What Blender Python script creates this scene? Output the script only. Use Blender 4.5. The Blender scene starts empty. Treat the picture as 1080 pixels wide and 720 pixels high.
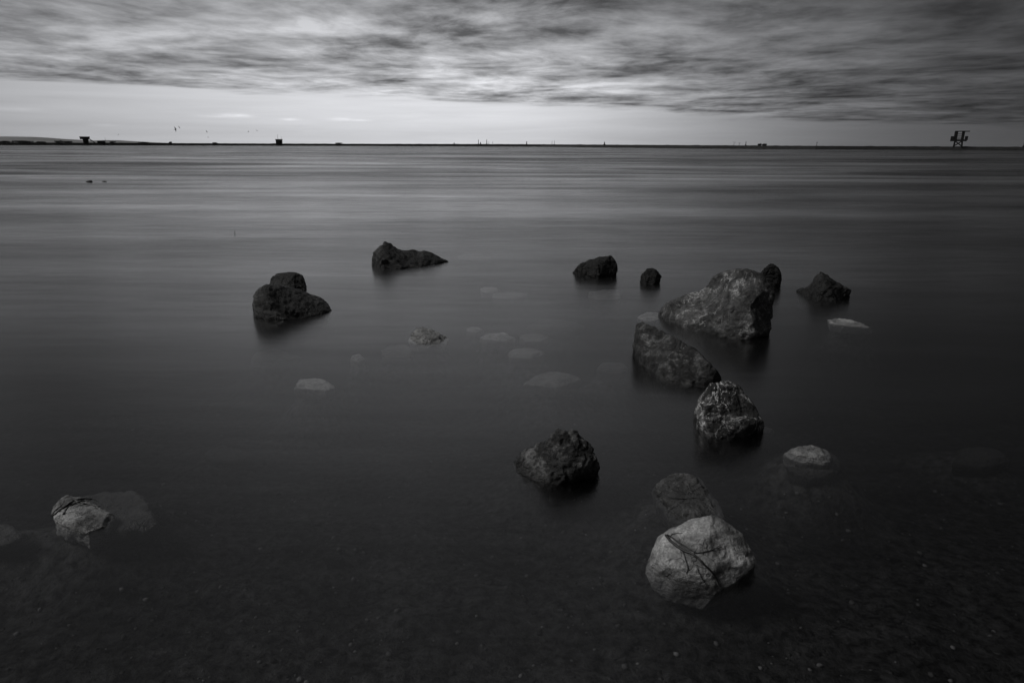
import bpy, bmesh, math, random
from mathutils import Vector, Matrix, noise
from mathutils.bvhtree import BVHTree

S = bpy.context.scene
COL = S.collection
R = math.radians
rng = random.Random(7)

# ------------------------------------------------------------------ camera
FPX = 720.0                       # 24 mm lens on a 1080 px wide frame
PITCH = math.atan((360 - 153.0) / FPX)
ROLL = math.atan(0.0046)
CAM_H = 1.5
cam_d = bpy.data.cameras.new('camera'); cam = bpy.data.objects.new('camera', cam_d); COL.objects.link(cam)
CAM_R = Matrix.Rotation(math.pi / 2 - PITCH, 3, 'X') @ Matrix.Rotation(ROLL, 3, 'Z')
cam.location = (0, 0, CAM_H)
cam.rotation_euler = CAM_R.to_euler()
cam_d.sensor_width = 36; cam_d.lens = 24; cam_d.clip_start = 0.05; cam_d.clip_end = 30000
S.camera = cam
ORG = Vector((0, 0, CAM_H))

def ray(x, y):
    return CAM_R @ Vector(((x - 540) / FPX, -(y - 360) / FPX, -1))
def W(x, y, z=0.0):
    d = ray(x, y); t = (z - CAM_H) / d.z
    return ORG + d * t
def PD(x, y, Y):
    d = ray(x, y); return ORG + d * (Y / d.y)

# ------------------------------------------------------------------ world, sun, exposure
SUN_EL, SUN_AZ = 44, -95          # azimuth from +Y, negative = left
wd = bpy.data.worlds.new('World'); S.world = wd; wd.use_nodes = True
nt = wd.node_tree; nt.nodes.clear()

class NB:
    """small node-building helper"""
    def __init__(s, tree): s.t = tree
    def n(s, typ, **kw):
        nd = s.t.nodes.new(typ)
        for k, v in kw.items(): setattr(nd, k, v)
        return nd
    def put(s, sock, v):
        if v is None: return
        if hasattr(v, 'is_output'): s.t.links.new(v, sock)
        else: sock.default_value = v
    def m(s, op, a, b=None, c=None, clamp=False):
        nd = s.n('ShaderNodeMath', operation=op, use_clamp=clamp)
        for i, v in enumerate((a, b, c)): s.put(nd.inputs[i], v)
        return nd.outputs[0]
    def mr(s, v, a, b, c, d, smooth=False):
        nd = s.n('ShaderNodeMapRange'); nd.clamp = True
        if smooth: nd.interpolation_type = 'SMOOTHSTEP'
        for i, q in enumerate((v, a, b, c, d)): s.put(nd.inputs[i], q)
        return nd.outputs[0]
    def mix(s, f, a, b):
        nd = s.n('ShaderNodeMix', data_type='FLOAT')
        s.put(nd.inputs[0], f); s.put(nd.inputs[2], a); s.put(nd.inputs[3], b)
        return nd.outputs[0]
    def noise(s, vec, scale, detail=4, rough=0.5, dist=0.0, dim='3D', lac=2.0):
        nd = s.n('ShaderNodeTexNoise', noise_dimensions=dim)
        if vec is not None: s.t.links.new(vec, nd.inputs['Vector'])
        nd.inputs['Scale'].default_value = scale; nd.inputs['Detail'].default_value = detail
        nd.inputs['Roughness'].default_value = rough; nd.inputs['Distortion'].default_value = dist
        nd.inputs['Lacunarity'].default_value = lac
        return nd.outputs[0]
    def vec(s, x, y, z=0.0):
        nd = s.n('ShaderNodeCombineXYZ')
        for i, v in enumerate((x, y, z)): s.put(nd.inputs[i], v)
        return nd.outputs[0]
    def grey(s, v, tint=(1, 1, 1)):
        nd = s.n('ShaderNodeCombineColor')
        for i in range(3):
            s.put(nd.inputs[i], s.m('MULTIPLY', v, tint[i]))
        return nd.outputs[0]
    def map(s, vec, loc=(0, 0, 0), rot=(0, 0, 0), scale=(1, 1, 1)):
        nd = s.n('ShaderNodeMapping'); s.t.links.new(vec, nd.inputs[0])
        nd.inputs[1].default_value = loc; nd.inputs[2].default_value = rot; nd.inputs[3].default_value = scale
        return nd.outputs[0]

w = NB(nt)
tc = w.n('ShaderNodeTexCoord').outputs['Generated']
sp = w.n('ShaderNodeSeparateXYZ'); nt.links.new(tc, sp.inputs[0])
X, Y, Z = sp.outputs
Zp = w.m('MAXIMUM', Z, 0.0)
sky = w.n('ShaderNodeTexSky', sky_type='NISHITA', sun_disc=False)
sky.sun_elevation = R(SUN_EL); sky.sun_rotation = R(SUN_AZ); sky.air_density = 1.0; sky.dust_density = 2.0
bw = w.n('ShaderNodeRGBToBW'); nt.links.new(sky.outputs[0], bw.inputs[0])
# brightness over azimuth: the thin part of the cloud lies ahead and a little to the left
hor = w.m('SQRT', w.m('ADD', w.m('MULTIPLY', X, X), w.m('MULTIPLY', Y, Y)))
sx = w.m('DIVIDE', X, w.m('MAXIMUM', hor, 0.001))          # sine of azimuth
fwd = w.m('DIVIDE', Y, w.m('MAXIMUM', hor, 0.001))
cx = w.m('SUBTRACT', sx, -0.06)
fr = w.m('POWER', 2.718, w.m('MULTIPLY', w.m('POWER', w.m('DIVIDE', w.m('MAXIMUM', cx, 0.0), 0.36), 2.0), -1.0))
fl = w.m('POWER', 2.718, w.m('MULTIPLY', w.m('POWER', w.m('DIVIDE', w.m('MAXIMUM', w.m('MULTIPLY', cx, -1.0), 0.0), 0.66), 2.0), -1.0))
az = w.m('MULTIPLY', w.m('MULTIPLY', fr, fl), w.mr(fwd, -0.2, 0.6, 0.0, 1.0, True))
# clear band
band = w.m('ADD', 0.36, w.m('MULTIPLY', az, 6.6))
band = w.m('MULTIPLY', band, w.mr(w.m('DIVIDE', bw.outputs[0], 4.0), 0.0, 4.0, 0.92, 1.12))
thin = w.noise(w.vec(w.m('MULTIPLY', X, 5.0), w.m('MULTIPLY', Z, 75.0), 3.0), 1.0, 6, 0.55, 0.4)
band = w.m('MULTIPLY', band, w.mr(thin, 0.3, 0.72, 1.05, 0.90))
# cloud deck projected on a high plane
zz = w.m('ADD', Zp, 0.032)
PX = w.m('DIVIDE', X, zz); PY = w.m('DIVIDE', Y, zz)
pv = w.vec(PX, PY, 0.0)
warp = w.noise(pv, 0.30, 2, 0.5)
pv2 = w.vec(w.m('ADD', w.m('ADD', w.m('MULTIPLY', PX, 1.0), w.m('MULTIPLY', PY, -0.15)), w.m('MULTIPLY', warp, 1.2)), w.m('ADD', w.m('ADD', w.m('MULTIPLY', PY, 0.95), w.m('MULTIPLY', PX, 0.25)), w.m('MULTIPLY', warp, 1.3)), 1.7)
n1 = w.noise(pv2, 0.50, 3, 0.5, 0.0)
n2 = w.noise(pv2, 1.35, 7, 0.57, 0.25)
n3 = w.noise(w.map(pv2, loc=(3, 5, 0), scale=(1.15, .8, 1)), 4.2, 6, 0.64, 0.3)
cn = w.m('ADD', w.m('ADD', w.m('MULTIPLY', n1, 0.50), w.m('MULTIPLY', n2, 0.58)), w.m('MULTIPLY', n3, 0.23))
cl = w.mr(cn, 0.50, 0.82, 0.0, 1.0)
cl = w.m('POWER', cl, 1.15)
elev = w.mr(Z, 0.06, 0.21, 1.0, 0.46)
amb = w.m('MULTIPLY', w.m('ADD', 0.18, w.m('MULTIPLY', w.m('MULTIPLY', az, 3.2), elev)), w.mr(Z, .2, .6, 1.0, .62))
cloud = w.m('MULTIPLY', amb, w.m('ADD', 0.36, w.m('MULTIPLY', cl, 2.1)))
# edge of the deck: straight line in the sky plane, from pixels (0,80) (540,108) (900,133)
def ts(x, y):
    d = ray(x, y); return d.x / d.y, d.z / d.y
(s0, t0), (s1, t1) = ts(20, 84), ts(900, 130)
eb = (t1 - t0) / (s1 - s0); ea = t0 - eb * s0
e = w.m('SUBTRACT', Z, w.m('ADD', w.m('MULTIPLY', Y, ea), w.m('MULTIPLY', X, eb)))
en = w.noise(w.vec(w.m('MULTIPLY', X, 7.0), w.m('MULTIPLY', Z, 95.0), 9.0), 1.0, 7, 0.62, 0.6)
e = w.m('ADD', e, w.m('MULTIPLY', w.m('SUBTRACT', en, 0.5), 0.034))
mask = w.mr(e, -0.004, 0.010, 0.0, 1.0, True)
# a few small puffs over the horizon on the left
puffs = None
for (px, py, wx, wz, st) in ((249, 122, 0.018, 0.0026, 1.0), (237, 123, .03, .0016, .6), (305, 126, .011, .0016, .75), (361, 126, .013, .0018, .8), (380, 127, .014, .0013, .6), (110, 132, .012, .0016, .4), (15, 115, .02, .002, .5)):
    d = ray(px, py).normalized()
    dx = w.m('DIVIDE', w.m('SUBTRACT', X, d.x), wx); dz = w.m('DIVIDE', w.m('SUBTRACT', Z, d.z), wz)
    dd = w.m('ADD', w.m('MULTIPLY', dx, dx), w.m('MULTIPLY', dz, dz))
    g = w.m('MULTIPLY', w.m('POWER', 2.718, w.m('MULTIPLY', dd, -1.0)), st)
    puffs = g if puffs is None else w.m('MAXIMUM', puffs, g)
pn = w.noise(w.vec(w.m('MULTIPLY', X, 60.0), w.m('MULTIPLY', Z, 300.0), 2.0), 1.0, 4, 0.6)
puffs = w.m('MULTIPLY', w.m('MULTIPLY', puffs, w.mr(pn, .3, .6, .4, 1.0)), w.mr(Y, 0, .2, 0, 1))
band = w.m('MULTIPLY', band, w.m('ADD', 1.0, w.m('MULTIPLY', puffs, 0.38)))
lum = w.mix(mask, band, cloud)
bg = w.n('ShaderNodeBackground'); bg.inputs[1].default_value = 0.12
nt.links.new(w.grey(lum, (0.98, 0.99, 1.03)), bg.inputs[0])
out = w.n('ShaderNodeOutputWorld'); nt.links.new(bg.outputs[0], out.inputs[0])

sd = bpy.data.lights.new('sun', 'SUN'); so = bpy.data.objects.new('sun', sd); COL.objects.link(so)
sd.energy = 1.5; sd.angle = R(24); sd.color = (1.0, 0.99, 0.975)
sdir = Vector((math.sin(R(SUN_AZ)) * math.cos(R(SUN_EL)), math.cos(R(SUN_AZ)) * math.cos(R(SUN_EL)), math.sin(R(SUN_EL))))
so.rotation_euler = sdir.to_track_quat('Z', 'Y').to_euler(); so.location = (0, 0, 30)
S.view_settings.view_transform = 'Standard'; S.view_settings.look = 'None'
S.view_settings.exposure = 0.0; S.view_settings.gamma = 1.0; S.view_settings.use_curve_mapping = False
HAZE = 0.000025
S.cycles.max_bounces = 8; S.cycles.volume_bounces = 0; S.cycles.transparent_max_bounces = 12
try: S.cycles.use_denoising = True
except Exception: pass

# ------------------------------------------------------------------ helpers
def tag(o, label=None, cat=None, group=None, kind=None):
    if label: o['label'] = label
    if cat: o['category'] = cat
    if group: o['group'] = group
    if kind: o['kind'] = kind
    return o
def link(name, me, mat=None, parent=None, loc=None):
    o = bpy.data.objects.new(name, me); COL.objects.link(o)
    if mat is not None: me.materials.append(mat)
    if loc is not None: o.location = loc
    if parent is not None: o.parent = parent
    return o
def face_cam(o, p):
    th = math.atan2(p.x, p.y); o.rotation_euler.z = -th; o.scale = (math.cos(th),) * 2 + (1,)
def empty(name, loc):
    o = bpy.data.objects.new(name, None); COL.objects.link(o); o.location = loc; o.empty_display_size = 0.2
    return o
def bm_obj(name, bm, mat, parent=None, loc=None, smooth=False):
    bmesh.ops.recalc_face_normals(bm, faces=bm.faces)
    me = bpy.data.meshes.new(name); bm.to_mesh(me); bm.free()
    if smooth: me.polygons.foreach_set('use_smooth', [True] * len(me.polygons))
    return link(name, me, mat, parent, loc)
def hull(bm, pts):
    vs = [bm.verts.new(p) for p in pts]
    res = bmesh.ops.convex_hull(bm, input=vs)
    bad = [v for v in set(res['geom_interior'] + res['geom_unused']) if isinstance(v, bmesh.types.BMVert) and v.is_valid]
    if bad: bmesh.ops.delete(bm, geom=bad, context='VERTS')
def box(bm, c, s, rz=0.0, taper=1.0, lean=0.0):
    r = bmesh.ops.create_cube(bm, size=1.0)
    for v in r['verts']:
        k = taper if v.co.z > 0 else 1.0
        v.co = Vector((v.co.x * s[0] * k + (v.co.z + .5) * lean, v.co.y * s[1] * k, v.co.z * s[2]))
        v.co = Matrix.Rotation(rz, 3, 'Z') @ v.co + Vector(c)
def beam(bm, a, b, r, n=6, r2=None):
    a, b = Vector(a), Vector(b); d = b - a; L = d.length
    q = d.to_track_quat('Z', 'Y').to_matrix()
    res = bmesh.ops.create_cone(bm, cap_ends=True, segments=n, radius1=r, radius2=r if r2 is None else r2, depth=L)
    for v in res['verts']: v.co = q @ v.co + (a + b) / 2
def tube(bm, pts, radii, n=7):
    rings = []
    for i, p in enumerate(pts):
        a = pts[max(i - 1, 0)]; b = pts[min(i + 1, len(pts) - 1)]
        t = (b - a).normalized()
        u = t.cross(Vector((0.1, 0.2, 1))).normalized(); v = t.cross(u)
        rings.append([bm.verts.new(p + (u * math.cos(k * 2 * math.pi / n) + v * math.sin(k * 2 * math.pi / n)) * radii[i]) for k in range(n)])
    for i in range(len(rings) - 1):
        for k in range(n):
            bm.faces.new((rings[i][k], rings[i][(k + 1) % n], rings[i + 1][(k + 1) % n], rings[i + 1][k]))
    bm.faces.new(rings[0]); bm.faces.new(rings[-1])

def mat_new(name):
    m = bpy.data.materials.new(name); m.use_nodes = True; m.node_tree.nodes.clear()
    return m, NB(m.node_tree)
def principled(b, col, rough, bump=None, bstr=0.3, bdist=0.01, spec=0.5):
    p = b.n('ShaderNodeBsdfPrincipled'); b.put(p.inputs['Base Color'], col); b.put(p.inputs['Roughness'], rough)
    p.inputs['Specular IOR Level'].default_value = spec
    if bump is not None:
        bp = b.n('ShaderNodeBump'); bp.inputs['Strength'].default_value = bstr; bp.inputs['Distance'].default_value = bdist
        b.put(bp.inputs['Height'], bump); b.t.links.new(bp.outputs[0], p.inputs['Normal'])
    o = b.n('ShaderNodeOutputMaterial'); b.t.links.new(p.outputs[0], o.inputs[0])
    return p

def rock_mat(name, dark, light, light_amt=0.5, pale_top=False, veins=0.0, fleck=0.0, seed=0.0, size=1.0, wet=0.05, patch=0.30, bstr=1.0, rough=0.58):
    """weathered stone: mottled, layered, cracked, with pale veins and a dark wet band at the waterline"""
    m, b = mat_new(name)
    geo = b.n('ShaderNodeNewGeometry'); pos = geo.outputs['Position']
    P = b.map(pos, loc=(seed, seed * 1.7, seed * .6), scale=(1 / size,) * 3)
    big = b.noise(P, 2.6, 5, 0.55, 0.8)
    mid = b.noise(P, 9.0, 9, 0.68, 0.4)
    fine = b.noise(P, 42.0, 7, 0.72)
    lay = b.noise(b.map(P, rot=(0.5 + seed, 0.7, 0.3), scale=(2.0, 3.0, 14.0)), 1.6, 7, 0.65, 0.9)
    vo = b.n('ShaderNodeTexVoronoi', feature='DISTANCE_TO_EDGE'); vo.inputs['Scale'].default_value = 4.5
    wv = b.n('ShaderNodeVectorMath', operation='ADD')
    ns = b.n('ShaderNodeTexNoise'); ns.inputs['Scale'].default_value = 6; b.t.links.new(P, ns.inputs['Vector'])
    sc = b.n('ShaderNodeVectorMath', operation='SCALE'); sc.inputs[3].default_value = 0.35; b.t.links.new(ns.outputs['Color'], sc.inputs[0])
    b.t.links.new(P, wv.inputs[0]); b.t.links.new(sc.outputs[0], wv.inputs[1]); b.t.links.new(wv.outputs[0], vo.inputs['Vector'])
    crack = b.mr(vo.outputs[0], 0.0, 0.035, 0.0, 1.0)
    crack = b.m('MAXIMUM', crack, b.mr(big, .42, .55, 0.0, 1.0))
    f = b.m('ADD', b.m('MULTIPLY', big, 0.9), b.m('ADD', b.m('MULTIPLY', mid, 0.75), b.m('MULTIPLY', lay, 0.5)))
    f = b.mr(f, 1.02 + (0.5 - light_amt) * 0.5, 1.02 + (0.5 - light_amt) * 0.5 + patch, 0.0, 1.0)
    f = b.m('MULTIPLY', f, b.mr(fine, 0.34, 0.62, 0.25, 1.15))
    rd = b.n('ShaderNodeTexNoise', noise_type='RIDGED_MULTIFRACTAL'); b.t.links.new(b.map(P, loc=(2, 8, 5), rot=(.3, .2, .7), scale=(1, 1, 2.2)), rd.inputs['Vector'])
    rd.inputs['Scale'].default_value = 5.0; rd.inputs['Detail'].default_value = 9; rd.inputs['Roughness'].default_value = .62; rd.inputs['Distortion'].default_value = .5
    rg_ = b.mr(rd.outputs[0], .35, 1.25, 0.0, 1.0)
    f = b.m('MULTIPLY', f, b.m('ADD', .45, b.m('MULTIPLY', rg_, 1.1)))
    if veins > 0:
        vn = b.noise(b.map(P, loc=(4, 1, 2)), 1.7, 5, 0.62, 1.0)
        line = b.mr(b.m('ABSOLUTE', b.m('SUBTRACT', vn, 0.5)), 0.0, 0.012, 1.0, 0.0)
        line = b.m('MULTIPLY', line, b.mr(mid, .40, .55, 0.0, 1.0))
        vn2 = b.noise(b.map(P, loc=(9, 3, 7), rot=(.4, .9, .2)), 3.1, 4, 0.6, 1.2)
        line2 = b.m('MULTIPLY', b.mr(b.m('ABSOLUTE', b.m('SUBTRACT', vn2, 0.5)), 0.0, 0.008, 1.0, 0.0), b.mr(big, .45, .6, 0.0, .7))
        f = b.m('ADD', f, b.m('MULTIPLY', b.m('MAXIMUM', line, line2), veins))
    if fleck > 0:
        fk = b.mr(b.noise(P, 26.0, 4, 0.75), 0.66, 0.74, 0.0, fleck)
        f = b.m('ADD', f, fk)
    f = b.m('MULTIPLY', f, b.mr(b.noise(b.map(P, loc=(7, 2, 9)), 1.4, 3, .5, .6), .38, .6, .35, 1.3))
    col = b.mix(b.m('MINIMUM', f, 1.5), dark, light)
    col = b.m('MULTIPLY', col, b.mix(crack, 0.6, 1.0))
    # wet, weed-stained band from the swell
    s3 = b.n('ShaderNodeSeparateXYZ'); b.t.links.new(pos, s3.inputs[0])
    zz = b.m('ADD', s3.outputs[2], b.m('MULTIPLY', b.m('SUBTRACT', mid, 0.5), wet * 1.6 + .02))
    wetf = b.mr(zz, wet * 0.45, wet * 1.5 + 0.01, 1.0, 0.0, True)
    col = b.m('MULTIPLY', col, b.mix(wetf, 1.0, 0.35 if wet > 0.02 else .8))
    if wet > .02: col = b.m('MULTIPLY', col, b.mr(s3.outputs[2], -.03, .004, .18, 1.0))
    if pale_top:                     # full tone on the upward faces, colour darkened towards the flanks
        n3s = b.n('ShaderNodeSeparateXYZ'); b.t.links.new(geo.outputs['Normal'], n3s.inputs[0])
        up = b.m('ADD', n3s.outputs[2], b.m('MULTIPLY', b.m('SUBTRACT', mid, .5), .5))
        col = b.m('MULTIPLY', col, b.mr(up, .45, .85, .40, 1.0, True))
    rg = b.mix(wetf, rough, 0.42)
    h = b.m('ADD', b.m('MULTIPLY', mid, 1.0), b.m('ADD', b.m('MULTIPLY', fine, 0.45), b.m('MULTIPLY', lay, 0.6)))
    h = b.m('ADD', h, b.m('ADD', b.m('MULTIPLY', crack, 0.35), b.m('MULTIPLY', rg_, .5)))
    principled(b, b.grey(col), rg, h, bstr, 0.045 * size, spec=0.5)
    return m

def voxel(bm, size):
    """closed skin round a set of overlapping hulls"""
    me = bpy.data.meshes.new('tmp'); bm.to_mesh(me); bm.free()
    o = bpy.data.objects.new('tmp', me); COL.objects.link(o)
    md = o.modifiers.new('r', 'REMESH'); md.mode = 'VOXEL'; md.voxel_size = size; md.use_smooth_shade = True
    dg = bpy.context.evaluated_depsgraph_get()
    ev = o.evaluated_get(dg); res = bpy.data.meshes.new_from_object(ev)
    bpy.data.objects.remove(o); bpy.data.meshes.remove(me)
    return res

def chip(me, seed, n=14, lo=.93, hi=.985):
    """break off corners along random planes: flat fracture faces with sharp edges"""
    rr_ = random.Random(seed * 13 + 5)
    vs = [v.co.copy() for v in me.vertices]; c = sum(vs, Vector()) / len(vs)
    for k in range(n):
        d = Vector((rr_.gauss(0, .65), -abs(rr_.gauss(.9, .5)), rr_.gauss(.35, .45))).normalized()
        sup = max((v - c).dot(d) for v in vs); lim = sup * rr_.uniform(lo, hi)
        for v in vs:
            t = (v - c).dot(d) - lim
            if t > 0: v -= d * t
    for v, q in zip(me.vertices, vs): v.co = q
    me.update()
def roughen(me, wd_, seed, amp=1.0, strata=(0.3, 0.5, 0.8), cut=1.0, center=None):
    n = len(me.vertices)
    nor = [v.normal.copy() for v in me.vertices]
    sv = Vector((seed * 3.1, seed * 1.3, seed * 7.7)); st = Vector(strata).normalized()
    for i, v in enumerate(me.vertices):
        p = v.co / wd_ + sv
        d = 0.028 * noise.fractal(p * 2.2, 1.0, 2.0, 3)
        a, _ = noise.voronoi(p * 3.3 + Vector((1, 1, 1)) * 0.6 * noise.noise(p * 3))
        d += 0.05 * cut * (min(0.32, a[1] - a[0]) - 0.2)
        a, _ = noise.voronoi(p * 8.5 + Vector((1, .5, 1)) * 0.5 * noise.noise(p * 6))
        d += 0.020 * cut * (min(0.35, a[1] - a[0]) - 0.2)
        lay = math.sin((p.dot(st) * 26) + 4 * noise.noise(p * 2.5))
        d += 0.007 * (lay ** 3)
        d += 0.012 * (1 - abs(noise.noise(p * 13))) - 0.009
        d += 0.006 * noise.fractal(p * 26, 1.0, 2.0, 3)
        v.co = v.co + nor[i] * (d * wd_ * amp)

ROCKS = {}
def finish_rock(me, key, mat, label, base, group, name='rock', cat='rock'):
    me.name = name; me.materials.clear()
    me.polygons.foreach_set('use_smooth', [True] * len(me.polygons))
    for v in me.vertices: v.co -= base
    o = link(name, me, mat, None, base)
    tag(o, label, cat, group)
    ROCKS[key] = o
    return o

def rock(key, label, yf, hulls, mat, seed, depth=0.75, low=0.3, amp=1.0, cut=1.0, spread=0.78, res=62, group='rocks standing out of the shallow water', strata=(.3, .5, .8), chips=(14, .93)):
    """hulls: lists of (pixel x, pixel y, k); k='g' on the waterline, else fraction of the width behind the front foot"""
    allx = [p[0] for h in hulls for p in h]; x0, x1 = min(allx), max(allx)
    if not isinstance(yf, tuple): yf = (x0, yf, x1, yf)
    def yloc(x):
        t = min(1, max(0, (x - yf[0]) / (yf[2] - yf[0]))); return W(x, yf[1] + (yf[3] - yf[1]) * t).y
    Yf = yloc((x0 + x1) / 2)
    wdt = (PD(x1, yf[1], Yf) - PD(x0, yf[1], Yf)).length
    bm = bmesh.new(); cpts = []
    for h in hulls:
        pts = []; g = []; un = []
        for (x, y, k, *zz_) in h:
            if k == 'u': un.append(W(x, y, zz_[0])); continue
            p = W(x, y) if k == 'g' else PD(x, y, yloc(x) + k * wdt)
            (g if k == 'g' else pts).append(p)
        c = sum(pts + g, Vector()) / len(pts + g); c.z = 0
        cy = Yf + depth * wdt * 0.5
        c.y = cy; cpts.append(c)
        allp = list(pts) + list(g)
        for p in g:                                   # foot widens under water
            q = c + (Vector((p.x, p.y, 0)) - c) * spread; q.z = -low * wdt; allp.append(q)
        for p in pts:                                 # back of the rock
            q = p.copy(); q.y = max(p.y, cy) + depth * wdt * 0.35; q.z = p.z * 0.55; q.x = c.x + (p.x - c.x) * 0.72; allp.append(q)
            q = q.copy(); q.z = -low * wdt; allp.append(q)
            q = p.copy(); q.x = c.x + (p.x - c.x) * 0.72; q.y = cy; q.z = -low * wdt; allp.append(q)
        allp += un
        hull(bm, allp)
    me = voxel(bm, wdt / res)
    chip(me, seed, *chips)
    roughen(me, wdt, seed, amp, strata, cut)
    base = sum(cpts, Vector()) / len(cpts)
    return finish_rock(me, key, mat, label, base, group)

def flat_rock(key, label, outline, ztop, mat, seed, thick=0.12, inner=0.62, shift=(0, 0), amp=1.0, group='rocks lying under the water', dome=0.04, res=55, extra=()):
    """low rock: pixel outline laid at z = ztop - dome, crest at ztop"""
    zs = ztop - dome
    o = [W(x, y, zs) for x, y in outline]
    c = sum(o, Vector()) / len(o)
    wdt = max(p.x for p in o) - min(p.x for p in o)
    pts = []
    for p in o:
        pts.append(p)
        q = c + (p - c) * inner + Vector((shift[0] * wdt, shift[1] * wdt, dome)); pts.append(q)
        q = c + (p - c) * .9; q.z = zs - thick; pts.append(q)
    for (x, y, z) in extra: pts.append(W(x, y, z))
    bm = bmesh.new(); hull(bm, pts)
    me = voxel(bm, wdt / res); chip(me, seed, 8, .93, .99); roughen(me, wdt * .8, seed, amp, (.1, .3, .9), 0.8)
    return finish_rock(me, key, mat, label, Vector((c.x, c.y, zs - thick)), group)

# low underwater stones: (pixel centre), (pixel half size), depth of the crest, material, label
US = [
    ((332, 406), (23, 8), -.015, 'MN', 'pale clearly outlined underwater rock below the low dark boulder on the left'),
    ((377, 378), (9, 4), -.02, 'MS', 'tiny pale underwater stone right of the centre left boulders'),
    ((418, 371), (22, 8), -.11, 'MS', 'dim broad underwater stone left below the small pale rock with a dark tip'),
    ((587, 403), (34, 10), -.06, 'MS', 'broad flat underwater slab, lowest of the cluster in the middle'),
    ((523, 356), (20, 5), -.03, 'MN', 'pale speckled underwater stone, brightest of the cluster in the middle'),
    ((556, 374), (26, 5), -.04, 'MS', 'long thin underwater slab between the brightest and the lowest of the middle cluster'),
    ((563, 357), (17, 5), -.06, 'MS', 'dim underwater stone directly right of the brightest of the middle cluster'),
    ((500, 348), (10, 3), -.05, 'MS', 'small faint underwater stone left above the brightest of the middle cluster'),
    ((590, 345), (34, 7), -.10, 'MG', 'wide dim underwater ledge at the back of the middle cluster'),
    ((516, 306), (13, 4), -.03, 'MN', 'small pale underwater stone midway between the long wedge rock and the middle cluster'),
    ((537, 312), (20, 4), -.04, 'MS', 'thin pale underwater slab just right below the small pale one'),
    ((638, 311), (20, 6), -.05, 'MS', 'pale underwater stone beneath the black rock with a steep right side'),
    ((686, 334), (18, 5), -.02, 'MN', 'pale underwater apron at the left foot of the largest boulder'),
    ((500, 272), (20, 4), -.06, 'MS', 'faint pale underwater patch of rock right of the long wedge rock'),
    ((645, 388), (20, 6), -.07, 'MG', 'dim underwater stone left of the tilted slab'),
    ((290, 376), (32, 7), -.12, 'MG', 'dim wide underwater rock below the low dark boulder on the left'),
    ((1030, 484), (36, 13), -.15, 'MG', 'barely visible broad underwater rock near the right edge'),
    ((806, 456), (13, 6), -.02, 'MS', 'pale underwater foot stone right of the white-veined black rock'),
    ((636, 505), (15, 9), -.05, 'MG', 'dim underwater stone at the right foot of the jagged black rock'),
    ((240, 480), (26, 8), -.20, 'MG', 'barely visible underwater rock left of the foreground middle'),
    ((352, 587), (11, 4), -.17, 'MG', 'small flat stone on the bed in the left centre foreground'),
]

MOUNDS = []                          # silt banked up round the stones that lie near the surface
def mound(x, y, rx, z):
    p = W(x, y, z); q = W(x + rx, y, z); MOUNDS.append((p.x, p.y + .02, (q.x - p.x) * 1.0 + .07, z - .012))
for (cx_, cy_), (rx, ry), z, mt, lb_ in US: mound(cx_, cy_, rx, z * .95 - .04)
for a in ((726, 532, 40, -.05), (92, 545, 34, -.04), (126, 545, 40, -.065), (5, 565, 26, -.06), (853, 482, 28, -.04), (862, 490, 30, -.085), (897, 341, 25, -.03), (452, 358, 22, -.05), (735, 600, 60, -.13), (590, 495, 48, -.12)): mound(*a)

# ------------------------------------------------------------------ the setting: sea, seabed, hills
def bed_z(x, y):
    base = -0.15 - 0.075 * max(0, y - 1.3) - 0.9 * (1 - math.exp(-max(0, y - 9) / 12.0)) 
    if y < 25:
        p = Vector((x, y, 0.3))
        base += 0.030 * noise.fractal(p * 1.1, 1.0, 2.0, 3) + 0.012 * noise.fractal(p * 5.5, 1.0, 2.0, 3)
    for (mx_, my_, mr_, mz_) in MOUNDS:                # silt heaped round the stones, uneven like the bed
        dd_ = ((x - mx_) ** 2 + ((y - my_) * .85) ** 2) / (mr_ * mr_)
        if dd_ < 6: base += max(0, mz_ - base) * math.exp(-dd_)
    return max(base, -2.6) 
def grid_mesh(name, xs, ys, zf, mat):
    vs = [(x, y, zf(x, y)) for y in ys for x in xs]; nx = len(xs)
    fs = [(j * nx + i, j * nx + i + 1, (j + 1) * nx + i + 1, (j + 1) * nx + i) for j in range(len(ys) - 1) for i in range(nx - 1)]
    me = bpy.data.meshes.new(name); me.from_pydata(vs, [], fs); me.update()
    me.polygons.foreach_set('use_smooth', [True] * len(fs))
    return link(name, me, mat)
def spaced(lo, hi, step, far, grow=1.25):
    a = [lo + i * step for i in range(int((hi - lo) / step) + 1)]
    s = step; x = a[-1]
    while x < far: s *= grow; x += s; a.append(x)
    s = step; x = a[0]; pre = []
    while x > -far: s *= grow; x -= s; pre.append(x)
    return pre[::-1] + a

mb, b = mat_new('seabed_silt')
pos = b.n('ShaderNodeNewGeometry').outputs['Position']
n1_ = b.noise(pos, 3.5, 6, 0.6, 0.5); n2_ = b.noise(pos, 22.0, 6, 0.7, 0.3); n3_ = b.noise(pos, 90.0, 3, 0.6)
c_ = b.mix(b.mr(n1_, .3, .7, 0, 1), 0.04, 0.12)
c_ = b.m('MULTIPLY', c_, b.mr(n2_, .36, .66, .15, 2.1))
pb = b.n('ShaderNodeTexVoronoi', feature='F1'); pb.inputs['Scale'].default_value = 30; b.t.links.new(pos, pb.inputs['Vector'])
sc_ = b.n('ShaderNodeSeparateColor'); b.t.links.new(pb.outputs['Color'], sc_.inputs[0])
peb = b.m('MULTIPLY', b.mr(pb.outputs['Distance'], .12, .30, 1, 0), b.mr(sc_.outputs[0], .86, .93, 0, 1))
c_ = b.m('ADD', c_, b.m('MULTIPLY', peb, b.m('MULTIPLY', sc_.outputs[1], 0.25)))
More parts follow.
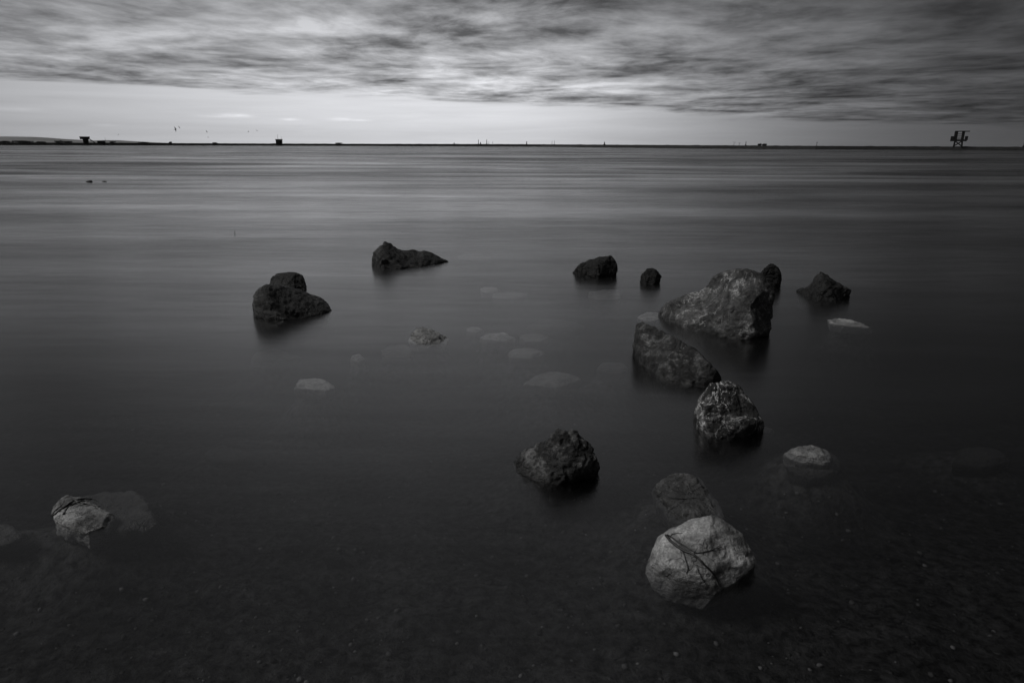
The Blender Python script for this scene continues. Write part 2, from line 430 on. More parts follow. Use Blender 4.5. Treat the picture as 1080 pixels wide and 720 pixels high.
h_ = b.m('ADD', b.m('ADD', n2_, b.m('MULTIPLY', n3_, .3)), b.m('MULTIPLY', peb, .6))
principled(b, b.grey(c_), 0.9, h_, 1.0, 0.03, 0.1)
seabed = grid_mesh('seabed', spaced(-4, 4, 0.035, 5500, 1.45), spaced(0.8, 9.6, 0.035, 5500, 1.45), bed_z, mb)
tag(seabed, kind='structure')

mw, b = mat_new('sea_water')
geo = b.n('ShaderNodeNewGeometry'); pos = geo.outputs['Position']
far1 = b.noise(b.map(pos, rot=(0, 0, R(3)), scale=(0.008, 0.07, 1)), 1.0, 8, 0.66, 0.9)
mid1 = b.noise(b.map(pos, rot=(0, 0, R(-7)), scale=(0.12, 0.55, 1)), 1.0, 3, 0.45, 0.4)
near1 = b.noise(b.map(pos, rot=(0, 0, R(8)), scale=(0.9, 6.5, 1)), 1.0, 5, 0.6, 0.6)
swath = b.noise(b.map(pos, rot=(0, 0, R(-12)), scale=(0.04, 0.10, 1)), 1.0, 3, 0.45, 1.3)
streak = b.m('ADD', b.m('MULTIPLY', far1, .72), b.m('MULTIPLY', mid1, .28))
sm = b.m('MULTIPLY', b.mr(streak, .36, .64, 0.5, 1.5), b.mr(swath, .32, .68, 0.66, 1.42))
sm = b.m('MULTIPLY', sm, b.mr(near1, .3, .7, .80, 1.20))
fres = b.n('ShaderNodeFresnel'); fres.inputs['IOR'].default_value = 1.33
F = fres.outputs[0]
F = b.m('MULTIPLY', b.m('MULTIPLY', F, 1.72), b.m('SUBTRACT', 1.0, b.m('MULTIPLY', F, 0.76)))
s3 = b.n('ShaderNodeSeparateXYZ'); b.t.links.new(pos, s3.inputs[0])
F = b.m('MULTIPLY', F, b.mix(b.mr(s3.outputs[1], 3.0, 18.0, 0.35, 1.0, True), 1.0, sm), clamp=True)
gl = b.n('ShaderNodeBsdfAnisotropic'); gl.distribution = 'GGX'
gl.inputs['Color'].default_value = (1, 1, 1, 1)
b.put(gl.inputs['Roughness'], b.mr(streak, .35, .65, 0.26, 0.20))
bp = b.n('ShaderNodeBump'); bp.inputs['Strength'].default_value = 0.25; bp.inputs['Distance'].default_value = 0.02
b.put(bp.inputs['Height'], b.m('ADD', b.m('MULTIPLY', mid1, 1.0), b.m('MULTIPLY', near1, .3)))
b.t.links.new(bp.outputs[0], gl.inputs['Normal'])
tr = b.n('ShaderNodeBsdfTransparent')
mx = b.n('ShaderNodeMixShader'); b.put(mx.inputs[0], F); b.t.links.new(tr.outputs[0], mx.inputs[1]); b.t.links.new(gl.outputs[0], mx.inputs[2])
va = b.n('ShaderNodeVolumeAbsorption'); va.inputs['Color'].default_value = (.25, .25, .26, 1); va.inputs['Density'].default_value = 2.9
om = b.n('ShaderNodeOutputMaterial'); b.t.links.new(mx.outputs[0], om.inputs[0]); b.t.links.new(va.outputs[0], om.inputs['Volume'])
bm = bmesh.new(); box(bm, (0, 250, -2.0), (18000, 18500, 4.0))
sea = bm_obj('sea', bm, mw); tag(sea, kind='structure')

mh, b = mat_new('hill_slope')
pos = b.n('ShaderNodeNewGeometry').outputs['Position']
principled(b, b.grey(b.mr(b.noise(pos, 0.004, 6, .6), .3, .7, .20, .30)), 1.0, spec=0)
prof = [(-90, 142.5), (-40, 143.2), (0, 144.0), (20, 144.2), (36, 144.5), (52, 145.4), (66, 146.6), (84, 147.6), (100, 148.4), (112, 147.9), (126, 148.1), (140, 149.0), (156, 149.9), (170, 150.6), (186, 151.4), (215, 152.0)]
bm = bmesh.new(); rows = []
HD = 6000
for (x, y) in prof:
    a = PD(x, y, HD); top = a; 
    rows.append([bm.verts.new((a.x, HD - 500, -3)), bm.verts.new((a.x * .97, HD - 200, top.z * .55)), bm.verts.new(top), bm.verts.new((a.x * 1.04, HD + 400, top.z * .6)), bm.verts.new((a.x * 1.08, HD + 900, -3))])
for i in range(len(rows) - 1):
    for k in range(4): bm.faces.new((rows[i][k], rows[i + 1][k], rows[i + 1][k + 1], rows[i][k + 1]))
hl = bm_obj('hills', bm, mh, smooth=True); tag(hl, kind='structure')

mz, b = mat_new('sea_haze')
pv_ = b.n('ShaderNodeVolumePrincipled'); pv_.inputs['Color'].default_value = (.9, .9, .92, 1); pv_.inputs['Density'].default_value = HAZE
pv_.inputs['Anisotropy'].default_value = 0.2
om = b.n('ShaderNodeOutputMaterial'); b.t.links.new(pv_.outputs[0], om.inputs['Volume'])
bm = bmesh.new(); box(bm, (0, 250, 72), (18600, 19100, 156))
tag(bm_obj('haze', bm, mz), 'thin pale sea haze in front of the far hills', 'haze', None, 'stuff')

# ------------------------------------------------------------------ breakwater and what stands on it
def plain_mat(name, lo, hi, scale, rough=.85):
    m, b = mat_new(name); pos = b.n('ShaderNodeTexCoord').outputs['Object']
    nn = b.noise(pos, scale, 6, .65)
    principled(b, b.grey(b.mr(nn, .3, .7, lo, hi)), rough, nn, .6, .05, .2)
    return m
M_break = plain_mat('dark_boulder_stone', .015, .04, .8)
M_dark = plain_mat('tarred_steel', .008, .02, 2.0)
M_hut = plain_mat('weathered_concrete', .05, .10, 1.5)
M_leaf = plain_mat('dark_foliage', .012, .03, 3.0)
M_post = plain_mat('grey_painted_metal', .03, .06, 3.0)

BW = [(-60, 150.4, 153.1), (0, 150.6, 153.2), (120, 151.0, 153.4), (250, 151.6, 153.6), (380, 152.0, 154.0), (480, 152.2, 154.4), (570, 152.5, 154.8), (660, 153.0, 155.8), (740, 153.5, 156.8), (860, 154.2, 157.7), (940, 154.6, 158.1), (1080, 155.3, 158.9), (1150, 155.6, 159.3)]
def bw_at(x):
    for a, c in zip(BW, BW[1:]):
        if a[0] <= x <= c[0]:
            t = (x - a[0]) / (c[0] - a[0]); return a[1] + (c[1] - a[1]) * t, a[2] + (c[2] - a[2]) * t
    return BW[-1][1:]
def bw_top(x):
    """distance and crest height of the breakwater at pixel column x"""
    yt, yb = bw_at(x); f = W(x, yb); p = PD(x, yt - .25, f.y + 2.5)
    return p
bm = bmesh.new(); rows = []
x = -60.0
while x <= 1150:
    yt, yb = bw_at(x); f = W(x, yb); t = PD(x, yt - .25, f.y + 2.0)
    j = noise.noise(Vector((x * .13, 3, 0))) * .22 + noise.noise(Vector((x * .5, 8, 0))) * .12
    rows.append([bm.verts.new((f.x, f.y, -1.2)), bm.verts.new((f.x, f.y + .1, .05)), bm.verts.new((t.x, t.y - .6 + j, t.z * .8)), bm.verts.new((t.x, t.y + .2, t.z + j)), bm.verts.new((t.x, t.y + 4.5, t.z + j * .5)), bm.verts.new((t.x * 1.02, t.y + 8, -1.2))])
    x += 1.5
for i in range(len(rows) - 1):
    for k in range(5): bm.faces.new((rows[i][k], rows[i + 1][k], rows[i + 1][k + 1], rows[i][k + 1]))
bk = bm_obj('breakwater', bm, M_break); tag(bk, 'long low dark breakwater running along the whole horizon', 'breakwater')

def unit(x):                       # metres per pixel at the crest in column x
    p = bw_top(x); return (PD(x + 1, 152, p.y) - PD(x, 152, p.y)).x, p
# watch tower on braced legs, right
u, p = unit(1010)
G = 'masts and posts standing on the breakwater'
tw = empty('platform_tower', (p.x, p.y, p.z)); face_cam(tw, p); tag(tw, 'dark steel tower on braced legs with overhanging flat roof at right end of breakwater', 'tower')
def part(name, parent, fn, mat=M_dark):
    bm = bmesh.new(); fn(bm); return bm_obj(name, bm, mat, parent)
q = u
for sx_ in (-1, 1):
    for sy_ in (-1, 1):
        part('leg', tw, lambda bm: beam(bm, (sx_ * 4.4 * q, sy_ * 1.8, -.5), (sx_ * 3.7 * q, sy_ * 1.5, 6.4 * q), .46))
for yy in (-1.7, 1.7):
    part('brace', tw, lambda bm: (beam(bm, (-4.2 * q, yy, .2), (3.7 * q, yy * .9, 5.6 * q), .26), beam(bm, (4.2 * q, yy, .2), (-3.7 * q, yy * .9, 5.6 * q), .26)))
part('deck', tw, lambda bm: box(bm, (-.3 * q, 0, 6.3 * q), (17.4 * q, 4.4, 1.9 * q)))
for cx_ in (-7.3, 7.6):
    part('side_cabin', tw, lambda bm: box(bm, (cx_ * q, 0, 8.5 * q), (3.3 * q, 2.4, 4.0 * q)))
for cx_, wd2 in ((-3.9, 3.7), (3.6, 3.1)):
    part('column', tw, lambda bm: box(bm, (cx_ * q, 0, 10.9 * q), (wd2 * q, 1.6, 8.6 * q)))
part('railing', tw, lambda bm: [beam(bm, (-3 * q, -.7, h * q), (3 * q, -.7, h * q), .11) for h in (8.0, 9.4, 11.2, 12.8)])
part('roof', tw, lambda bm: box(bm, (2.3 * q, 0, 15.4 * q), (15.5 * q, 2.6, .85 * q)))
# control building, left
u, p = unit(91); q = u
cb = empty('signal_building', (p.x, p.y, p.z)); face_cam(cb, p); tag(cb, 'dark building with wide overhanging top storey and outside stairs at left end of breakwater', 'building')
part('wall', cb, lambda bm: box(bm, (-.2 * q, 0, 1.5 * q), (5.6 * q, 3.4, 4.2 * q), taper=1.12))
part('upper_storey', cb, lambda bm: box(bm, (-.8 * q, 0, 4.6 * q), (10.0 * q, 4.4, 2.3 * q), taper=1.08))
part('stairs', cb, lambda bm: (beam(bm, (4.0 * q, -.8, 3.6 * q), (9.2 * q, -.8, .1), .3), beam(bm, (4.0 * q, .8, 3.6 * q), (9.2 * q, .8, .1), .3)) and [box(bm, ((4.3 + 1.0 * k) * q, 0, (3.4 - .7 * k) * q), (.9 * q, 1.6, .15)) for k in range(5)])
part('parapet', cb, lambda bm: box(bm, (-.8 * q, 0, 5.95 * q), (11.2 * q, 4.9, .35)))
u, p = unit(106); q = u
lb = empty('low_shed', (p.x, p.y + 1, p.z)); face_cam(lb, p); tag(lb, 'long low dark shed just right of the building with outside stairs', 'shed')
part('wall', lb, lambda bm: box(bm, (0, 0, .9 * q), (8.4 * q, 3, 1.9 * q)))
part('roof', lb, lambda bm: box(bm, (0, 0, 1.95 * q), (9 * q, 3.4, .3 * q)))
# square hut with two masts
u, p = unit(294.5); q = u
ht = empty('square_hut', (p.x, p.y, p.z)); face_cam(ht, p); tag(ht, 'small square grey hut with two thin aerials on its flat roof', 'hut')
part('wall', ht, lambda bm: box(bm, (0, 0, 1.8 * q), (6.8 * q, 3.2, 4.4 * q), taper=1.05), M_hut)
part('roof', ht, lambda bm: box(bm, (0, 0, 4.15 * q), (8.2 * q, 4.0, .5 * q)))
part('doorway', ht, lambda bm: box(bm, (1.3 * q, -1.66, 1.2 * q), (1.4 * q, .12, 2.6 * q)))
part('aerial', ht, lambda bm: beam(bm, (-1.1 * q, 0, 4.3 * q), (-1.1 * q, 0, 9.2 * q), .10))
part('aerial', ht, lambda bm: beam(bm, (2.6 * q, 0, 4.3 * q), (2.6 * q, 0, 6.8 * q), .12))
# masts and posts: (pixel x, height px, radius m, kind, label)
def post(x, h, r, label, kind='post', cat='post', head=None):
    u, p = unit(x)
    o = empty(kind, (p.x, p.y, p.z)); face_cam(o, p); tag(o, label, cat, G)
    H = h * u
    part('shaft', o, lambda bm: beam(bm, (0, 0, -.4), (0, 0, H), r, 8, r * .8), M_post if head == 'pale' else M_dark)
    part('base', o, lambda bm: beam(bm, (0, 0, -.4), (0, 0, min(.5, H * .3)), r * 1.7, 8), M_dark)
    if head == 'box': part('lantern', o, lambda bm: (beam(bm, (0, 0, H), (0, 0, H + .45 * u), r * 1.5, 8), beam(bm, (0, 0, H + .45 * u), (0, 0, H + .8 * u), r * 1.5, 8, .02)))
    if head == 'arm': part('crossarm', o, lambda bm: beam(bm, (-1.0 * u, 0, H * .8), (1.0 * u, 0, H * .8), r * .7))
    if head == 'cable': part('crossarm', o, lambda bm: (beam(bm, (-1.6 * u, 0, H), (1.6 * u, 0, H), r * .5), beam(bm, (0, 0, H * .5), (1.6 * u, 0, H), r * .4)))
post(479, 1.3, .42, 'short dark bollard about midway between the hut with aerials and the tall pair of masts', 'bollard', 'bollard')
post(504.6, 3.6, .28, 'dark mast with a small lantern, left of the tallest mast near mid breakwater', 'mast', 'mast', 'box')
post(506.8, 2.0, .38, 'short stub post directly beside the mast with the lantern', 'post', 'post')
post(513.4, 4.4, .34, 'tallest plain dark mast near the middle of the breakwater', 'mast', 'mast')
post(515.6, 2.8, .12, 'very thin pale pole just right of the tallest dark mast', 'pole', 'pole', 'pale')
post(519.6, 2.4, .10, 'thinnest pale pole with a crossarm, second to the right of the tallest dark mast', 'pole', 'pole', 'arm')
post(555.5, 2.0, .40, 'squat dark beacon post with lantern between the masts and the twin poles', 'beacon', 'beacon', 'box')
post(582.2, 3.6, .14, 'left of two thin twin poles right of the squat beacon', 'pole', 'pole')
post(584.6, 3.8, .16, 'right of two thin twin poles right of the squat beacon', 'pole', 'pole')
post(637.5, 2.8, .42, 'thick short dark post standing alone right of the twin poles', 'post', 'post')
post(774, 3.3, .08, 'thin pale pole with slanting crossarm, farthest left of the poles beside the dark upright post', 'pole', 'pole', 'cable')
post(779.5, 2.6, .08, 'shorter thin pale pole with crossarm next to the dark upright post', 'pole', 'pole', 'cable')
post(786.5, 4.0, .20, 'dark upright post right of the two pale poles with crossarms', 'post', 'post')
post(861.3, 4.2, .10, 'slim grey mast with a short crossarm standing alone left of the steel tower', 'mast', 'mast', 'arm')
post(111.5, 5.4, .09, 'very thin pole rising behind the low shed on the left', 'pole', 'pole', 'pale')
post(1080.0, 4.6, .50, 'thick dark post cut by the right edge of the picture', 'post', 'post')
# shrubs
def shrub(x, wpx, hpx, label, seed, cat='shrub'):
    u, p = unit(x); r_ = random.Random(seed)
    o = empty('shrub', (p.x, p.y + 1.5, p.z - .1)); tag(o, label, cat, 'shrubs growing on the breakwater')
    def stems(bm):
        for k in range(5): beam(bm, (0, 0, 0), (r_.uniform(-.35, .35) * wpx * u, r_.uniform(-.5, .5), hpx * u * .7), .06)
    def leaves(bm):
        lobes = [(r_.uniform(-.4, .4) * wpx * u, r_.uniform(-.4, .4) * wpx * u, r_.uniform(.3, .7) * hpx * u, r_.uniform(.2, .35)) for _ in range(6)]
        for k in range(700):
            L = lobes[k % 6]; d = Vector((r_.gauss(0, 1), r_.gauss(0, 1), r_.gauss(0, 1))).normalized() * r_.uniform(.5, 1)
            c = Vector((L[0] + d.x * L[3] * wpx * u, L[1] + d.y * L[3] * wpx * u, max(0, L[2] + d.z * .4 * hpx * u)))
            a = [bm.verts.new(c + Vector((r_.uniform(-1, 1), r_.uniform(-1, 1), r_.uniform(-1, 1))) * .28) for _ in range(3)]
            bm.faces.new(a)
    part('stems', o, stems); part('foliage', o, leaves, M_leaf)
for i, (x, wp, hp, lb_) in enumerate([
    (3, 12, 1.7, 'low broad shrub at the left edge of the picture'), (18, 10, 2.2, 'rounded shrub, second from the left picture edge'),
    (28, 9, 2.0, 'shrub beside the rounded one, third from the left picture edge'), (42, 9, 1.2, 'flat shrub left of the tallest shrub'),
    (61, 7, 2.6, 'tallest shrub, left of the building with outside stairs'), (72, 8, 1.7, 'small shrub close to the left side of the building with outside stairs'),
    (118, 5, 1.6, 'small shrub right of the low shed'), (150, 8, 1.2, 'flat lone shrub between the low shed and the small round bush'),
    (179, 3, 1.6, 'small round bush, last on the left part of the breakwater'), (226, 4, .9, 'tiny bush left of the square hut'),
    (357, 9, 1.1, 'flat wide bush right of the square hut'), (802, 3, 2.0, 'small narrow bush right of the dark upright post'), (807.5, 5, 2.0, 'round dark bush beside the small narrow bush on the right part')]):
    shrub(x, wp, hp, lb_, 40 + i)

# ------------------------------------------------------------------ birds in the sky
def bird(x, y, D, size, label, roll, heading):
    p = PD(x, y, D); size *= .5; bm = bmesh.new()
    prof_ = [(-.30, .01), (-.2, .045), (-.05, .075), (.1, .07), (.2, .045), (.27, .035), (.33, .01)]
    tube(bm, [Vector((a, 0, 0)) for a, _ in prof_], [r for _, r in prof_], 8)
    for s in (-1, 1):
        f = [(.12, s * .03, .03), (-.08, s * .03, .03), (-.06, s * .35, .16), (-.12, s * .72, .05), (.0, s * .5, .14), (.12, s * .33, .17)]
        t_ = [bm.verts.new(Vector(v)) for v in f]; d_ = [bm.verts.new(Vector(v) - Vector((0, 0, .02))) for v in f]
        bm.faces.new(t_); bm.faces.new(d_[::-1])
        for k in range(6): bm.faces.new((t_[k], d_[k], d_[(k + 1) % 6], t_[(k + 1) % 6]))
    o = bm_obj('bird', bm, M_post if size < .8 else M_dark, None, p); o.scale = (size,) * 3
    o.rotation_euler = (roll, -.2, heading); tag(o, label, 'bird', 'birds flying over the breakwater')
bird(185, 136.5, 150, 1.9, 'darkest bird in flight, above the breakwater left of the square hut', 1.2, .4)
bird(189, 134.5, 170, 1.2, 'faint bird flying just right of the darkest bird', 1.0, 1.1)
bird(125, 142, 190, 1.2, 'small faint bird flying low above the low shed', .8, -.5)
bird(218, 139, 180, 1.2, 'small bird flying between the darkest bird and the square hut, upper of two', .9, .8)
bird(219.5, 145, 190, 1.0, 'small bird flying low between the darkest bird and the square hut, lower of two', .5, .3)
bird(262, 139, 190, 1.1, 'small faint bird flying left above the square hut', -.6, .5)
bird(271, 138, 185, 1.1, 'small faint bird closest to the square hut aerials', .6, 1.4)

# ------------------------------------------------------------------ rocks out of the water
M1 = rock_mat('black_wet_stone', .012, .11, .52, seed=1.3, size=.6, wet=.06, fleck=.7)
MA = rock_mat('dark_grey_stone', .03, .26, .55, seed=31.3, size=.6, wet=.05, fleck=.7)
M2 = rock_mat('black_basalt', .007, .022, .4, seed=5.1, size=.5, wet=.06)
MF = rock_mat('veined_grey_stone', .035, .50, .52, veins=1.3, fleck=.3, seed=3.7, size=.55, wet=.035)
MI = rock_mat('streaked_grey_stone', .018, .46, .40, veins=.4, seed=8.3, size=.4, wet=.05)
MJ = rock_mat('black_stone_white_veins', .02, .95, .44, veins=1.8, seed=2.1, size=.36, wet=.035)
MK = rock_mat('black_stone_pale_crust', .012, .42, .50, fleck=1.4, seed=6.6, size=.30, wet=.03, patch=.22)
ML = rock_mat('pale_limestone', .10, 1.0, .76, seed=4.4, size=.4, wet=.004, patch=.34, bstr=.7)
MM = rock_mat('brown_grey_stone', .05, .22, .5, veins=.5, pale_top=True, seed=9.9, size=.4, wet=.0)
MN = rock_mat('shallows_pale_stone', .18, .78, .7, pale_top=True, seed=7.2, size=.4, wet=.0)
MS = rock_mat('shallows_stone', .13, .40, .7, pale_top=True, seed=10.5, size=.5, wet=.0)
MG = rock_mat('shallows_dark_stone', .05, .14, .5, pale_top=True, seed=12.5, size=.5, wet=.0)

rock('C', 'long black wedge rock with a raised left peak, farthest of the standing rocks', (400, 284, 470, 277), [
    [(392, 279, 'g'), (394, 266, .2), (400, 256, .3), (405, 253, .35), (413, 255, .35), (422, 263, .28), (424, 284, 'g'), (418, 284, 'g'), (396, 282, 'g'), (410, 266, .12), (400, 272, .04)],
    [(398, 262, .3), (420, 261.5, .3), (434, 262.5, .28), (449, 265, .25), (460, 269.5, .2), (466, 272, .18), (473, 276, 'g'), (457, 279, 'g'), (440, 282, 'g'), (418, 284, 'g'), (400, 282, 'g'), (436, 272, .08), (412, 270, .06)]], M1, 1, depth=.4, strata=(.4, .1, .9))
rock('B', 'round dark boulder partly hidden behind a longer rock on the left', 309, [
    [(283, 301, .3), (286, 291, .4), (296, 287, .4), (312, 286.5, .4), (319, 290, .4), (321.5, 298, .3), (321, 308, 'g'), (284, 308, 'g'), (300, 310, 'g')]], M2, 2, depth=.9)
rock('A', 'low dark boulder with a rounded left hump, in front of the round one', (280, 340, 350, 328), [
    [(266, 328, 'g'), (267.5, 309, .2), (275, 301, .3), (284, 299.5, .35), (300, 302, .36), (311, 306, .34), (323, 310, .3), (336, 312.5, .28), (344, 318, .2), (350.5, 327, 'g'), (343, 331, 'g'), (320, 335, 'g'), (293, 339, 'g'), (273, 337, 'g'), (283, 318, .15), (304, 320, .14), (330, 321, .10)]], MA, 33, depth=.6, cut=.5)
rock('D', 'black rock with sloping left side and steep right side, left of the smallest rock', 293, [
    [(604, 287.5, 'g'), (609, 281, .2), (620, 274.5, .3), (632, 269.5, .35), (646, 268, .35), (648.5, 273, .3), (651.5, 281, .25), (650, 289, 'g'), (646, 292, 'g'), (630, 293.5, 'g'), (614, 292, 'g'), (630, 280, .05)]], M2, 4, depth=.7)
rock('E', 'smallest black pointed rock, right of the one with a steep right side', 300, [
    [(674.5, 297, 'g'), (677.5, 288, .3), (682.5, 283, .4), (687.5, 282, .4), (695, 286, .35), (698, 292, .3), (695, 297.5, 'g'), (689, 300, 'g'), (680, 300, 'g')]], M2, 5, depth=.9, amp=1.2)
rock('G', 'small dark rock peeping out behind the right shoulder of the largest boulder', 305, [
    [(798, 296, .3), (802, 287, .35), (806.5, 281, .4), (814, 277, .4), (822, 283, .35), (825.5, 292, .3), (823, 299, 'g'), (817, 304, 'g'), (799, 304, 'g')]], M2, 6, depth=.9)
rock('F', 'largest boulder of all, grey and cracked with pale veins', (699, 337, 785, 359), [
    [(695, 332, 'g'), (703, 321, .10), (722, 309, .22), (745, 302, .3), (790, 305, .3), (808, 335, .1), (800, 357, 'g'), (774.5, 357, 'g'), (744, 352, 'g'), (719.5, 345, 'g'), (699, 336, 'g'), (735, 324, .08), (765, 332, .03)],
    [(722, 325, .14), (742, 304, .3), (753, 291, .38), (767, 283.5, .42), (778, 281, .44), (802, 284, .42), (809, 293, .36), (815, 312, .28), (817, 330, .2), (815, 343, .12), (806.5, 355, 'g'), (793, 359, 'g'), (774.5, 358, 'g'), (758, 355, 'g'), (764, 304, .24), (780, 296, .3), (795, 326, .06), (772, 330, .0)]], MF, 7, depth=.75, res=90)
rock('H', 'dark pyramid-shaped rock standing alone at the right', (843, 311, 862, 317), [
    [(852, 312, 'g'), (854, 303, .25), (858.5, 292, .32), (865.5, 285.4, .36), (872, 289, .36), (880, 296.7, .32), (892, 303, .28), (899, 308, .2), (898, 314, 'g'), (884, 317.5, 'g'), (862, 315.5, 'g'), (872, 300, .08)],
    [(843, 308, .15), (847, 306, .2), (856, 300, .25), (866, 313, 'g'), (846, 310, 'g')]], M1, 8, depth=.7)
rock('I', 'long tilted slab with a sharp upper edge sloping down to the right', (668, 378, 757, 407), [
    [(667, 369, 'g'), (669, 356, .10), (672, 341, .16), (678, 337.5, .2), (690, 341.5, .24), (711, 358, .24), (733, 369, .2), (748, 378.5, .13), (762, 392, .04), (771, 403, .0), (757.6, 405, 'g'), (741, 407, 'g'), (719, 405.5, 'g'), (698, 399, 'g'), (674, 384, 'g'), (680, 356, .06), (702, 372, .05), (735, 390, .03)]], MI, 19, depth=.42, strata=(.75, .1, .6), res=80, cut=.8)
rock('J', 'rounded black rock with bright white veins, in front of the tilted slab', 463, [
    [(731.7, 441, 'g'), (739, 422, .22), (750, 404, .5), (768, 402, .52), (782, 406.7, .5), (793, 422, .35), (805, 444, .12), (807, 451, 'g'), (787, 460, 'g'), (768, 464, 'g'), (747, 460, 'g'), (734.7, 452, 'g'), (765, 430, .16), (748, 428, .2)]], MJ, 10, depth=.9, res=75)
rock('K', 'jagged black rock with a pale crusted top and a low left arm', (543, 499, 585, 511), [
    [(541.5, 486, .28), (554, 477, .3), (566, 470.5, .32), (579, 463.5, .34), (586, 478, .2), (588, 500, 'g'), (572, 511, 'g'), (558, 501, 'g'), (543, 498, 'g'), (566, 482, .18)],
    [(576, 466, .34), (588.4, 452, .42), (601, 453, .44), (610, 453, .44), (619, 462, .38), (626, 472, .32), (630, 487, .2), (631, 498, 'g'), (609, 506, 'g'), (593, 509, 'g'), (576, 512, 'g'), (592, 464, .3), (606, 474, .2), (616, 490, .08), (588, 488, .08)]], MK, 11, depth=.8, amp=1.3, cut=1.3, res=80)
rock('L', 'pale cream boulder draped with a dark weed strand, nearest the camera', (683, 597, 752, 618), [
    [(683, 595, 'g'), (686, 582, .06), (692, 572, .16), (704, 562, .28), (720, 556, .34), (738, 551, .4), (751.5, 542, .46), (760, 544, .46), (771, 556, .42), (784, 563, .38), (787, 571, .32), (801, 585, .22), (797, 596, 'g'), (782, 607, 'g'), (771, 617, 'g'), (757, 621, 'g'), (724, 613, 'g'), (697, 606, 'g'), (712, 574, .16), (746, 572, .17), (752, 590, .05), (718, 590, .03),
     (752, 637, 'u', -.09), (716, 637, 'u', -.09), (690, 621, 'u', -.06), (771, 622, 'u', -.05), (679, 603, 'u', -.03), (790, 606, 'u', -.03)]], ML, 12, depth=.7, spread=.8, low=.3, cut=1.1, amp=.62, res=100, strata=(.2, .3, .9), chips=(26, .88))

# ------------------------------------------------------------------ rocks at and under the surface
flat_rock('M', 'dull grey slab with twigs on it, mostly under water behind the pale cream boulder', [(687, 520), (694, 511), (707, 503), (727, 501), (739, 504), (750, 519), (763, 538), (766, 552), (740, 562), (706, 552)], .012, MM, 13, thick=.07, inner=.75, dome=.03, shift=(-.08, .08), amp=1.5)
flat_rock('N1', 'ragged pale rock breaking the surface at the far left of the foreground', [(54, 540), (58, 529), (70, 523), (88, 524), (104, 531), (122, 546), (114, 558), (92, 566), (78, 557), (60, 552)], .018, rock_mat('pale_stone_dark_weed', .03, 1.0, .92, seed=14.2, size=.25, wet=0, patch=.3), 14, thick=.07, inner=.82, dome=.022, amp=1.3, group='rocks standing out of the shallow water')
flat_rock('N2', 'large smooth dark slab just under the water, right of the ragged pale rock', [(84, 524), (112, 517), (140, 518), (156, 527), (163, 545), (168, 553), (150, 560), (138, 567), (112, 568), (90, 560)], -.032, MG, 15, thick=.07, inner=.8, dome=.025, amp=1.3)
flat_rock('N3', 'grey underwater rock cut by the left edge of the picture', [(-22, 562), (-8, 553), (12, 553), (23, 561), (24, 566), (8, 574), (-14, 577)], -.02, MM, 16, thick=.07, dome=.02)
flat_rock('O', 'pale domed rock awash right of the centre foreground, with a dark underwater skirt', [(826, 479), (834, 473), (856, 471), (872, 475), (878, 484), (873, 490), (850, 489), (834, 486)], .012, MN, 17, thick=.07, inner=.6, dome=.03, group='rocks standing out of the shallow water')
flat_rock('O2', 'dim grey ledge under water that the pale domed rock rests on', [(826, 482), (850, 472), (878, 477), (889, 490), (880, 502), (850, 505), (832, 497)], -.05, MG, 18, thick=.07, dome=.02, inner=.8)
flat_rock('P', 'pale flat sliver of rock awash below the pyramid-shaped rock', [(872, 337), (880, 335.5), (896, 338), (912, 342), (923, 346), (905, 345), (888, 344), (875, 341.5)], .006, MN, 19, thick=.07, dome=.008, inner=.85, group='rocks standing out of the shallow water')
flat_rock('Q', 'small pale rock with a dark tip breaking the surface near the centre left', [(430, 359), (436, 350), (444, 347), (460, 351), (474, 358), (470, 364), (448, 365), (434, 362)], .03, MN, 20, thick=.07, dome=.045, amp=1.3, group='rocks standing out of the shallow water', extra=[(439, 346, .05)])
for i, ((cx_, cy_), (rx, ry), z, mt, lb_) in enumerate(US):
    rr = random.Random(200 + i); n_ = rr.choice((5, 6, 7))
    ol = []
    for k in range(n_):
        a = k / n_ * 2 * math.pi + rr.uniform(-.4, .4); q = rr.uniform(.75, 1.12)
        ol.append((cx_ + math.cos(a) * rx * q, cy_ + math.sin(a) * ry * q))
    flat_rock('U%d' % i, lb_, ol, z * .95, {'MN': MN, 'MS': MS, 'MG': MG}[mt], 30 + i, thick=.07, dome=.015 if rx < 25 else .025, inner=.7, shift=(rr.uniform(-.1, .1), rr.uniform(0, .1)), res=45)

# two small rocks far out on the left
for (x, y, s, lb_) in ((94.3, 191.6, .085, 'bigger of two tiny dark rocks far out on the water at the left'), (110, 191.2, .065, 'smaller and flatter of two tiny dark rocks far out on the water at the left')):
    p = W(x, y + .5); bm = bmesh.new(); bmesh.ops.create_icosphere(bm, subdivisions=3, radius=1)
    for v in bm.verts:
        v.co *= 1 + .3 * noise.noise(v.co * 1.6 + Vector((x, 0, 0))); v.co = Vector((v.co.x * s * 1.4, v.co.y * s, v.co.z * s * (.9 if s > .07 else .55)))
    o = bm_obj('rock', bm, M2, None, p, smooth=True); tag(o, lb_, 'rock', 'tiny rocks far out')
# thin stick poking from the water, left
p = W(248, 247); u = .02
bm = bmesh.new(); tube(bm, [p + Vector(v) for v in ((0, 0, -.15), (0, 0, 0), (-.008, 0, .015), (-.010, 0, .035), (.006, 0, .055))], [.005, .005, .005, .004, .003])
for v in bm.verts: v.co -= p
tag(bm_obj('stick', bm, M_dark, None, p), 'thin crooked stick poking out of calm water left of the rocks', 'stick')

